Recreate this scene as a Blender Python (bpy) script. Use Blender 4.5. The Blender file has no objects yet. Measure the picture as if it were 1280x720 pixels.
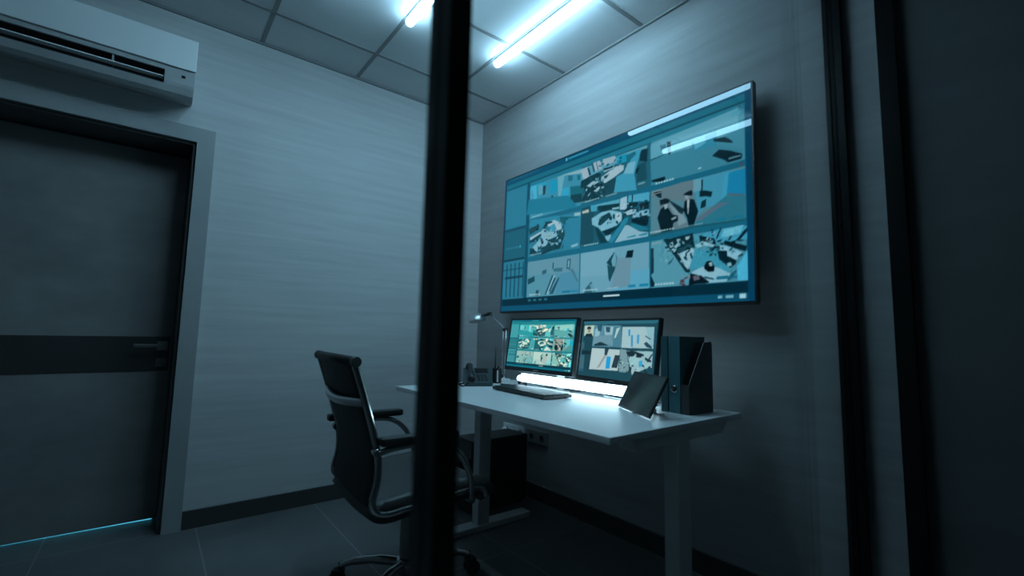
import bpy, bmesh, math, random
import numpy as np
from mathutils import Vector, Matrix
PI = math.pi
C = bpy.context.scene.collection
rnd = random.Random(7)

# ------------------------------------------------------------------ materials
def srgb(h):
    v = [int(h[i:i+2], 16) / 255 for i in (0, 2, 4)]
    return tuple((x / 12.92 if x <= .04045 else ((x + .055) / 1.055) ** 2.4) for x in v)

def mat(name, col, rough=.5, metal=0., var=0., scale=(6, 6, 6), bump=0., spec=.5, detail=4, emit=None, estr=0., bscale=None):
    m = bpy.data.materials.new(name); m.use_nodes = True
    nt = m.node_tree; b = nt.nodes['Principled BSDF']
    b.inputs['Roughness'].default_value = rough; b.inputs['Metallic'].default_value = metal
    b.inputs['Specular IOR Level'].default_value = spec
    col = tuple(col)
    b.inputs['Base Color'].default_value = (*col, 1)
    if emit:
        b.inputs['Emission Color'].default_value = (*emit, 1); b.inputs['Emission Strength'].default_value = estr
    tc = nt.nodes.new('ShaderNodeTexCoord'); mp = nt.nodes.new('ShaderNodeMapping')
    mp.inputs['Scale'].default_value = scale
    nt.links.new(tc.outputs['Object'], mp.inputs['Vector'])
    n = nt.nodes.new('ShaderNodeTexNoise'); n.inputs['Scale'].default_value = 1; n.inputs['Detail'].default_value = detail
    n.inputs['Roughness'].default_value = .6
    nt.links.new(mp.outputs['Vector'], n.inputs['Vector'])
    if var:
        r = nt.nodes.new('ShaderNodeValToRGB')
        r.color_ramp.elements[0].position = .25; r.color_ramp.elements[1].position = .75
        r.color_ramp.elements[0].color = (*[c * (1 - var) for c in col], 1)
        r.color_ramp.elements[1].color = (*[min(1, c * (1 + var)) for c in col], 1)
        nt.links.new(n.outputs['Fac'], r.inputs['Fac']); nt.links.new(r.outputs['Color'], b.inputs['Base Color'])
    if bump:
        src = n
        if bscale:
            mp2 = nt.nodes.new('ShaderNodeMapping'); mp2.inputs['Scale'].default_value = bscale
            nt.links.new(tc.outputs['Object'], mp2.inputs['Vector'])
            src = nt.nodes.new('ShaderNodeTexNoise'); src.inputs['Scale'].default_value = 1; src.inputs['Detail'].default_value = 5
            nt.links.new(mp2.outputs['Vector'], src.inputs['Vector'])
        bp = nt.nodes.new('ShaderNodeBump'); bp.inputs['Strength'].default_value = bump; bp.inputs['Distance'].default_value = .002
        nt.links.new(src.outputs['Fac'], bp.inputs['Height']); nt.links.new(bp.outputs['Normal'], b.inputs['Normal'])
    return m

def g(v): return (v, v, v)
LIGHT = (.40, .755, 1.0)
M = {}
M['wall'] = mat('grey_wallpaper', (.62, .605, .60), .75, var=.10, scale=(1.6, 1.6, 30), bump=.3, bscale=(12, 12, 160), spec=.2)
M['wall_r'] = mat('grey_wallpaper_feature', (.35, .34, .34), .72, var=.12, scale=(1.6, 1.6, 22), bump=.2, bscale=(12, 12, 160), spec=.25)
M['wall_darkened'] = mat('wall_darkened_for_shade', g(.13), .7, var=.08, scale=(2, 2, 9), spec=.2)  # corridor dimness put into the wall colour; also cuts bounce off unseen walls
M['tile'] = mat('ceiling_tile', g(.72), .9, var=.02, scale=(30, 30, 30), spec=.1)
M['grid'] = mat('grid_bar', g(.27), .6)
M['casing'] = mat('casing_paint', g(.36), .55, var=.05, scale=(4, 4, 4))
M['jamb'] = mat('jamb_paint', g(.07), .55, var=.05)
M['door'] = mat('door_laminate', (.27, .255, .25), .6, var=.2, scale=(3.2, 3.2, 5), bump=.1)
M['band'] = mat('door_band', g(.05), .4, var=.1)
M['base'] = mat('baseboard_dark', g(.055), .5, var=.08, scale=(8, 8, 8))
M['black'] = mat('black_frame', g(.006), .28, var=.1)
M['blackplastic'] = mat('black_plastic', g(.018), .42, var=.1, scale=(40, 40, 40))
M['gloss'] = mat('gloss_black', g(.008), .08)
M['leather'] = mat('chair_mesh', g(.016), .6, var=.2, scale=(300, 300, 300), bump=.3)
M['leather_soft'] = mat('chair_seat_leather', g(.05), .45, var=.1, scale=(60, 60, 60), bump=.2)
M['chrome'] = mat('chrome', g(.55), .16, 1., var=.03)
M['shade'] = mat('brushed_chrome', g(.75), .34, 1., var=.03)
M['steel'] = mat('brushed_steel', g(.5), .3, 1., var=.06, scale=(80, 80, 10))
M['white'] = mat('white_plastic', g(.82), .4, var=.02)
M['acgrey'] = mat('appliance_grey', g(.40), .45, var=.03)
M['desktop'] = mat('desk_laminate', g(.78), .38, var=.02, scale=(20, 20, 20))
M['deskedge'] = mat('desk_edge', g(.50), .5, var=.03)
M['leg'] = mat('leg_paint', g(.72), .45, var=.04)
M['teal'] = mat('teal_binder', (.05, .17, .19), .45, var=.1, scale=(20, 20, 20))
M['tealdark'] = mat('teal_binder_band', (.03, .11, .13), .45, var=.1, scale=(20, 20, 20))
M['darkfile'] = mat('dark_card', (.045, .05, .052), .5, var=.12, scale=(20, 20, 20))
M['edgegrey'] = mat('card_edge', g(.12), .6)
M['phone'] = mat('phone_plastic', (.03, .055, .06), .4, var=.1)
M['outletgrey'] = mat('outlet_grey', g(.22), .5)
M['rubber'] = mat('rubber', g(.012), .7)
M['tube'] = mat('tube_diffuser', g(.8), .4, emit=LIGHT, estr=37.)
M['bar'] = mat('bar_diffuser', g(.8), .4, emit=(.55, .84, 1.), estr=12.)

# floor: large dark tiles with pale joints
def floor_mat():
    m = mat('floor_tile', g(.1), .42, bump=.15, scale=(5, 5, 5), spec=.4)
    nt = m.node_tree; b = nt.nodes['Principled BSDF']
    tc = nt.nodes.new('ShaderNodeTexCoord'); sx = nt.nodes.new('ShaderNodeSeparateXYZ')
    nt.links.new(tc.outputs['Object'], sx.inputs[0])
    def mth(op, a, v, v2=None):
        n = nt.nodes.new('ShaderNodeMath'); n.operation = op
        nt.links.new(a, n.inputs[0])
        if isinstance(v, (int, float)): n.inputs[1].default_value = v
        else: nt.links.new(v, n.inputs[1])
        return n.outputs[0]
    def joint(axis, off, per, w):
        f = mth('FRACT', mth('DIVIDE', mth('SUBTRACT', sx.outputs[axis], off), per), 0)
        return mth('LESS_THAN', mth('ABSOLUTE', mth('SUBTRACT', f, .5), 0), w / per / 2)
    j = mth('MAXIMUM', joint(0, .276 + .3, .6, .0055), joint(1, 1.85 + .6, 1.2, .0055))
    n1 = nt.nodes.new('ShaderNodeTexNoise'); n1.inputs['Scale'].default_value = 2.2; n1.inputs['Detail'].default_value = 6
    nt.links.new(tc.outputs['Object'], n1.inputs['Vector'])
    r = nt.nodes.new('ShaderNodeValToRGB')
    r.color_ramp.elements[0].position = .3; r.color_ramp.elements[0].color = (.105, .105, .105, 1)
    r.color_ramp.elements[1].position = .7; r.color_ramp.elements[1].color = (.165, .16, .16, 1)
    nt.links.new(n1.outputs['Fac'], r.inputs['Fac'])
    mx = nt.nodes.new('ShaderNodeMixRGB'); mx.inputs[2].default_value = (.27, .27, .27, 1)
    nt.links.new(j, mx.inputs[0]); nt.links.new(r.outputs['Color'], mx.inputs[1]); nt.links.new(mx.outputs[0], b.inputs['Base Color'])
    return m
M['floor'] = floor_mat()

def glass_mat():
    m = bpy.data.materials.new('partition_glass'); m.use_nodes = True; nt = m.node_tree
    for n in list(nt.nodes): nt.nodes.remove(n)
    out = nt.nodes.new('ShaderNodeOutputMaterial'); mix = nt.nodes.new('ShaderNodeMixShader')
    tr = nt.nodes.new('ShaderNodeBsdfTransparent'); tr.inputs['Color'].default_value = (.93, .95, .95, 1)
    gl = nt.nodes.new('ShaderNodeBsdfGlossy'); gl.inputs['Roughness'].default_value = .02
    ge = nt.nodes.new('ShaderNodeNewGeometry'); dp = nt.nodes.new('ShaderNodeVectorMath'); dp.operation = 'DOT_PRODUCT'
    nt.links.new(ge.outputs['Normal'], dp.inputs[0]); nt.links.new(ge.outputs['Incoming'], dp.inputs[1])
    def mth(op, x, v, flip=False):
        n = nt.nodes.new('ShaderNodeMath'); n.operation = op
        nt.links.new(x, n.inputs[1 if flip else 0]); n.inputs[0 if flip else 1].default_value = v; return n.outputs[0]
    c1 = mth('SUBTRACT', mth('ABSOLUTE', dp.outputs['Value'], 0), 1., True)
    fr = mth('ADD', mth('MULTIPLY', mth('POWER', c1, 5), .9), .035)
    nt.links.new(fr, mix.inputs[0]); nt.links.new(tr.outputs[0], mix.inputs[1]); nt.links.new(gl.outputs[0], mix.inputs[2])
    nt.links.new(mix.outputs[0], out.inputs[0]); return m
M['glass'] = glass_mat()

def screen_mat(name, strength, rough, spec=.5):
    m = mat(name, g(.006), rough, spec=spec); nt = m.node_tree; b = nt.nodes['Principled BSDF']
    a = nt.nodes.new('ShaderNodeAttribute'); a.attribute_name = 'feed'
    nt.links.new(a.outputs['Color'], b.inputs['Emission Color']); b.inputs['Emission Strength'].default_value = strength
    return m

# ------------------------------------------------------------------ mesh helpers
class MB:
    def __init__(s): s.v = []; s.f = []; s.sm = []
    def add(s, vs, fs, smooth=False, mtx=None):
        o = len(s.v)
        for v in vs: s.v.append(tuple((mtx @ Vector(v)) if mtx else v))
        for f in fs: s.f.append([i + o for i in f]); s.sm.append(smooth)
        return s
    def box(s, x0, x1, y0, y1, z0, z1, mtx=None, bev=0.):
        if bev <= 0:
            vs = [(x, y, z) for x in (x0, x1) for y in (y0, y1) for z in (z0, z1)]
            return s.add(vs, [(0,1,3,2),(4,6,7,5),(0,4,5,1),(2,3,7,6),(0,2,6,4),(1,5,7,3)], False, mtx)
        bm = bmesh.new(); bmesh.ops.create_cube(bm, size=1)
        for v in bm.verts:
            v.co = Vector((x0 + (v.co.x + .5) * (x1 - x0), y0 + (v.co.y + .5) * (y1 - y0), z0 + (v.co.z + .5) * (z1 - z0)))
        bmesh.ops.bevel(bm, geom=bm.edges[:], offset=bev, segments=2, affect='EDGES', profile=.6)
        bm.verts.index_update()
        s.add([v.co.copy() for v in bm.verts], [[v.index for v in f.verts] for f in bm.faces], False, mtx); bm.free(); return s
    def prism(s, pts, d0, d1, plane='xz', mtx=None):
        n = len(pts)
        def P(a, b, d): return {'xz': (a, d, b), 'xy': (a, b, d), 'yz': (d, a, b)}[plane]
        vs = [P(a, b, d0) for a, b in pts] + [P(a, b, d1) for a, b in pts]
        fs = [list(range(n))[::-1], list(range(n, 2 * n))] + [(i, (i + 1) % n, n + (i + 1) % n, n + i) for i in range(n)]
        return s.add(vs, fs, False, mtx)
    def tube(s, pts, r, seg=12, caps=True, mtx=None, flat=1.):
        pts = [Vector(p) for p in pts]; rs = r if isinstance(r, (list, tuple)) else [r] * len(pts)
        vs = []; fs = []; up = None
        for i, p in enumerate(pts):
            t = (pts[min(i + 1, len(pts) - 1)] - pts[max(i - 1, 0)]).normalized()
            if up is None:
                up = Vector((0, 0, 1)) if abs(t.z) < .9 else Vector((1, 0, 0))
            a = t.cross(up).normalized(); b = a.cross(t).normalized(); up = b
            for k in range(seg):
                an = 2 * PI * k / seg
                vs.append(p + (a * math.cos(an) + b * math.sin(an) * flat) * rs[i])
        for i in range(len(pts) - 1):
            for k in range(seg):
                k2 = (k + 1) % seg
                fs.append((i * seg + k, i * seg + k2, (i + 1) * seg + k2, (i + 1) * seg + k))
        s.add(vs, fs, True, mtx)
        if caps:
            o = len(s.v) - len(vs)
            s.f.append([o + k for k in range(seg)][::-1]); s.sm.append(False)
            s.f.append([o + (len(pts) - 1) * seg + k for k in range(seg)]); s.sm.append(False)
        return s
    def lathe(s, prof, seg=28, mtx=None):
        vs = []; fs = []; n = len(prof)
        for r, z in prof:
            for k in range(seg):
                a = 2 * PI * k / seg; vs.append((r * math.cos(a), r * math.sin(a), z))
        for i in range(n - 1):
            for k in range(seg):
                k2 = (k + 1) % seg; fs.append((i * seg + k, i * seg + k2, (i + 1) * seg + k2, (i + 1) * seg + k))
        s.add(vs, fs, True, mtx); o = len(s.v) - len(vs)
        if prof[0][0] > 1e-5: s.f.append([o + k for k in range(seg)][::-1]); s.sm.append(False)
        if prof[-1][0] > 1e-5: s.f.append([o + (n - 1) * seg + k for k in range(seg)]); s.sm.append(False)
        return s
    def build(s, name, m, parent=None, kind=None, loc=None, rot=None):
        me = bpy.data.meshes.new(name); me.from_pydata([tuple(v) for v in s.v], [], s.f); me.update()
        for p, sm in zip(me.polygons, s.sm): p.use_smooth = sm
        me.materials.append(M[m] if isinstance(m, str) else m)
        bm = bmesh.new(); bm.from_mesh(me); bmesh.ops.recalc_face_normals(bm, faces=bm.faces[:]); bm.to_mesh(me); bm.free()
        o = bpy.data.objects.new(name, me); C.objects.link(o)
        if parent: o.parent = parent
        if loc: o.location = loc
        if rot: o.rotation_euler = rot
        if kind: o['kind'] = kind
        return o

def thing(name, label, cat, loc=(0, 0, 0), rot=(0, 0, 0), group=None):
    o = bpy.data.objects.new(name, None); C.objects.link(o); o.empty_display_size = .1
    o.location = loc; o.rotation_euler = rot; o['label'] = label; o['category'] = cat
    if group: o['group'] = group
    return o
def tag(o, label, cat, group=None):
    o['label'] = label; o['category'] = cat
    if group: o['group'] = group
    return o
def structure(name, label):
    o = bpy.data.objects.new(name, None); C.objects.link(o); o['kind'] = 'structure'; o['label'] = label; return o
def copy_tree(o, parent=None):
    c = o.copy(); C.objects.link(c)
    if parent: c.parent = parent
    for ch in [x for x in bpy.data.objects if x.parent == o]: copy_tree(ch, c)
    return c
def smooth_path(pts, n=8):
    P = [Vector(p) for p in pts]; out = []
    for i in range(len(P) - 1):
        p0 = P[max(i - 1, 0)]; p1 = P[i]; p2 = P[i + 1]; p3 = P[min(i + 2, len(P) - 1)]
        for k in range(n):
            t = k / n
            out.append(.5 * ((2 * p1) + (-p0 + p2) * t + (2 * p0 - 5 * p1 + 4 * p2 - p3) * t * t + (-p0 + 3 * p1 - 3 * p2 + p3) * t ** 3))
    out.append(P[-1]); return out
def Rz(a): return Matrix.Rotation(a, 4, 'Z')
def T(*p): return Matrix.Translation(p)

# ------------------------------------------------------------------ camera
R = Matrix(((0.7839903, -0.07872255, -0.61576129), (-0.62041584, -0.06571692, -0.78151486), (0.0210569, 0.99472813, -0.10036214)))
# columns of the camera's rotation are its axes in the world
ex = Vector((R[0][0], R[1][0], R[2][0])).normalized(); ez = Vector((R[0][2], R[1][2], R[2][2])); ez = (ez - ex * ez.dot(ex)).normalized(); ey = ez.cross(ex)
cd = bpy.data.cameras.new('camera'); cam = bpy.data.objects.new('camera', cd); C.objects.link(cam)
cam.matrix_world = Matrix(((ex.x, ey.x, ez.x, 0), (ex.y, ey.y, ez.y, 0), (ex.z, ey.z, ez.z, 1.06), (0, 0, 0, 1)))
cd.sensor_width = 36; cd.lens = 571 / 1280 * 36; cd.clip_start = .02
cd.dof.use_dof = True; cd.dof.focus_distance = 2.35; cd.dof.aperture_fstop = 1.3
bpy.context.scene.camera = cam
vs = bpy.context.scene.view_settings
bpy.context.scene.display_settings.display_device = 'sRGB'
vs.view_transform = 'Standard'; vs.look = 'None'; vs.gamma = 1; vs.exposure = 0; vs.use_curve_mapping = False

# world: an unlit building around the room
w = bpy.data.worlds.new('world'); bpy.context.scene.world = w; w.use_nodes = True
w.node_tree.nodes['Background'].inputs[0].default_value = (.35, .7, .9, 1); w.node_tree.nodes['Background'].inputs[1].default_value = .004

# ------------------------------------------------------------------ room shell
YB, XR, XL, YF, H = 3.04, 2.053, -1.75, -1.7, 2.804
TH = .36
dx0, dx1, dz = -.90, .128, 2.085      # doorway clear opening
MB().box(XL - .15, XR + .15, YF - .15, YB + 1.6, -.12, 0).build('floor', 'floor', kind='structure')
MB().box(XL - .15, XR + .15, YF - .15, YB + TH, H, H + .12).build('ceiling', 'tile', kind='structure')
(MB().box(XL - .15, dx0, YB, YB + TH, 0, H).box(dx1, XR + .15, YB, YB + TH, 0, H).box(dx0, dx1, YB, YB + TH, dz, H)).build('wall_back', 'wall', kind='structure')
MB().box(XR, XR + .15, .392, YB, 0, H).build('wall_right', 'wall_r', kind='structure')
MB().box(XR, XR + .15, YF - .15, .392, 0, H).build('wall_corridor', 'wall_darkened', kind='structure')  # wall_right carried on, with the corridor's shade put into its colour
MB().box(XL - .15, XL, YF - .15, YB, 0, H).build('wall_left', 'wall_darkened', kind='structure')  # unseen wall, darkened to cut bounce light
MB().box(XL, XR, YF - .15, YF, 0, H).build('wall_front', 'wall_darkened', kind='structure')
# ceiling grid bars
gb = MB()
xs = [-1.38, -.785, -.19, .405, .99, 1.585]; ys = [2.69, 2.075, 1.46, .845, .23, -.385, -1.0]
for x in xs: gb.box(x - .011, x + .011, YF, YB, H - .004, H + .002)
for y in ys: gb.box(XL, XR, y - .011, y + .011, H - .0045, H + .002)
gb.build('trim_1', 'grid', kind='structure')['label'] = 'dark grid bars between the ceiling panels'
(MB().box(XL, XR, YB - .014, YB, H - .014, H).box(XR - .014, XR, YF, YB - .014, H - .014, H)).build('trim_2', 'grid', kind='structure')['label'] = 'thin dark angle trim where walls meet the ceiling'
MB().box(dx1 + .085, XR, YB - .014, YB, 0, .092).build('baseboard_back', 'base', kind='structure')
MB().box(XR - .014, XR, YF, YB - .014, 0, .095).build('baseboard_right', 'base', kind='structure')

# door
MB().box(dx1, dx1 + .083, YB - .022, YB, 0, dz + .083).box(dx0 - .083, dx0, YB - .022, YB, 0, dz + .083).box(dx0, dx1, YB - .022, YB, dz, dz + .083).build('trim_3', 'casing', kind='structure')['label'] = 'flat grey casing around the door'
d = structure('door_1', 'dark grey flush door set deep in its frame')
DY = YB + .23
lf = MB().box(dx0 + .018, dx1 - .018, DY, DY + .04, .014, dz - .03).build('leaf', 'door', d)
MB().box(dx0 + .018, dx1 - .028, DY - .003, DY, .8135, 1.004).build('inlay_band', 'band', d)
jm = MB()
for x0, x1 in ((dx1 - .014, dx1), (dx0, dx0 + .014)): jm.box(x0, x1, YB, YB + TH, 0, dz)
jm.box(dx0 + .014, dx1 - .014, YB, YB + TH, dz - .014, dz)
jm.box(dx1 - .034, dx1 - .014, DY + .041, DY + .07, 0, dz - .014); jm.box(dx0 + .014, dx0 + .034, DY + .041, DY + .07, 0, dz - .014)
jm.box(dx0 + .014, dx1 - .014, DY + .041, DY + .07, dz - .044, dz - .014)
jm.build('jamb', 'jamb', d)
hx = dx1 - .062
hd = MB().box(hx - .024, hx + .024, DY - .012, DY - .003, .928, .978, bev=.002)
hd.tube([(hx, DY - .01, .955), (hx, DY - .05, .955)], .009)
hd.box(hx - .125, hx + .012, DY - .06, DY - .046, .946, .964, bev=.003).build('door_handle', 'steel', d)
MB().box(hx - .024, hx + .024, DY - .012, DY - .003, .836, .884, bev=.002).tube([(hx + .004, DY - .012, .86), (hx + .004, DY - .018, .86)], .01).build('lock_plate', 'outletgrey', d)
# lit hallway on the far side of the door: its lamp's light reaches under the leaf
MB().box(XL, XR, YB + 1.6, YB + 1.7, 0, H).build('wall_hallway', 'wall', kind='structure')
ld = bpy.data.lights.new('hallway_lamp', 'AREA'); ld.energy = 60; ld.color = (.10, .68, 1); ld.size = .25
lo = bpy.data.objects.new('hallway_lamp', ld); C.objects.link(lo); lo.location = (.15, YB + .95, .9)
lo.rotation_euler = (math.radians(-40), 0, 0)

# glazed partition between corridor and room (foreground)
p = structure('window_1', 'frameless glazed partition with slim black mullions')
px0, px1, py0, py1 = .298, .333, .53, .59
MB().box(px0, px1, py0, py1, .05, 2.45).build('mullion', 'black', p)
MB().box(XR - .03, XR, .533, .59, .05, 2.45).box(XR - .036, XR - .03, .575, .59, .05, 2.45).build('mullion', 'black', p)
MB().box(XL, XR, py0, py1, 0, .05).build('bottom_rail', 'black', p)
MB().box(XL, XR, py0, py1, 2.45, H).build('shading_header', 'black', p)  # unseen solid header, made deep to shade the corridor
MB().box(px1, XR - .03, .556, .564, .05, 2.45).build('pane', 'glass', p)
MB().box(XL, px0, .556, .564, .05, 2.45).build('pane', 'glass', p)
q = structure('window_2', 'black wall channel of the outer sliding panel')
MB().box(XR - .03, XR, .372, .412, 0, H).box(XR - .012, XR, .412, .428, 0, H).build('frame', 'black', q)
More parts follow.
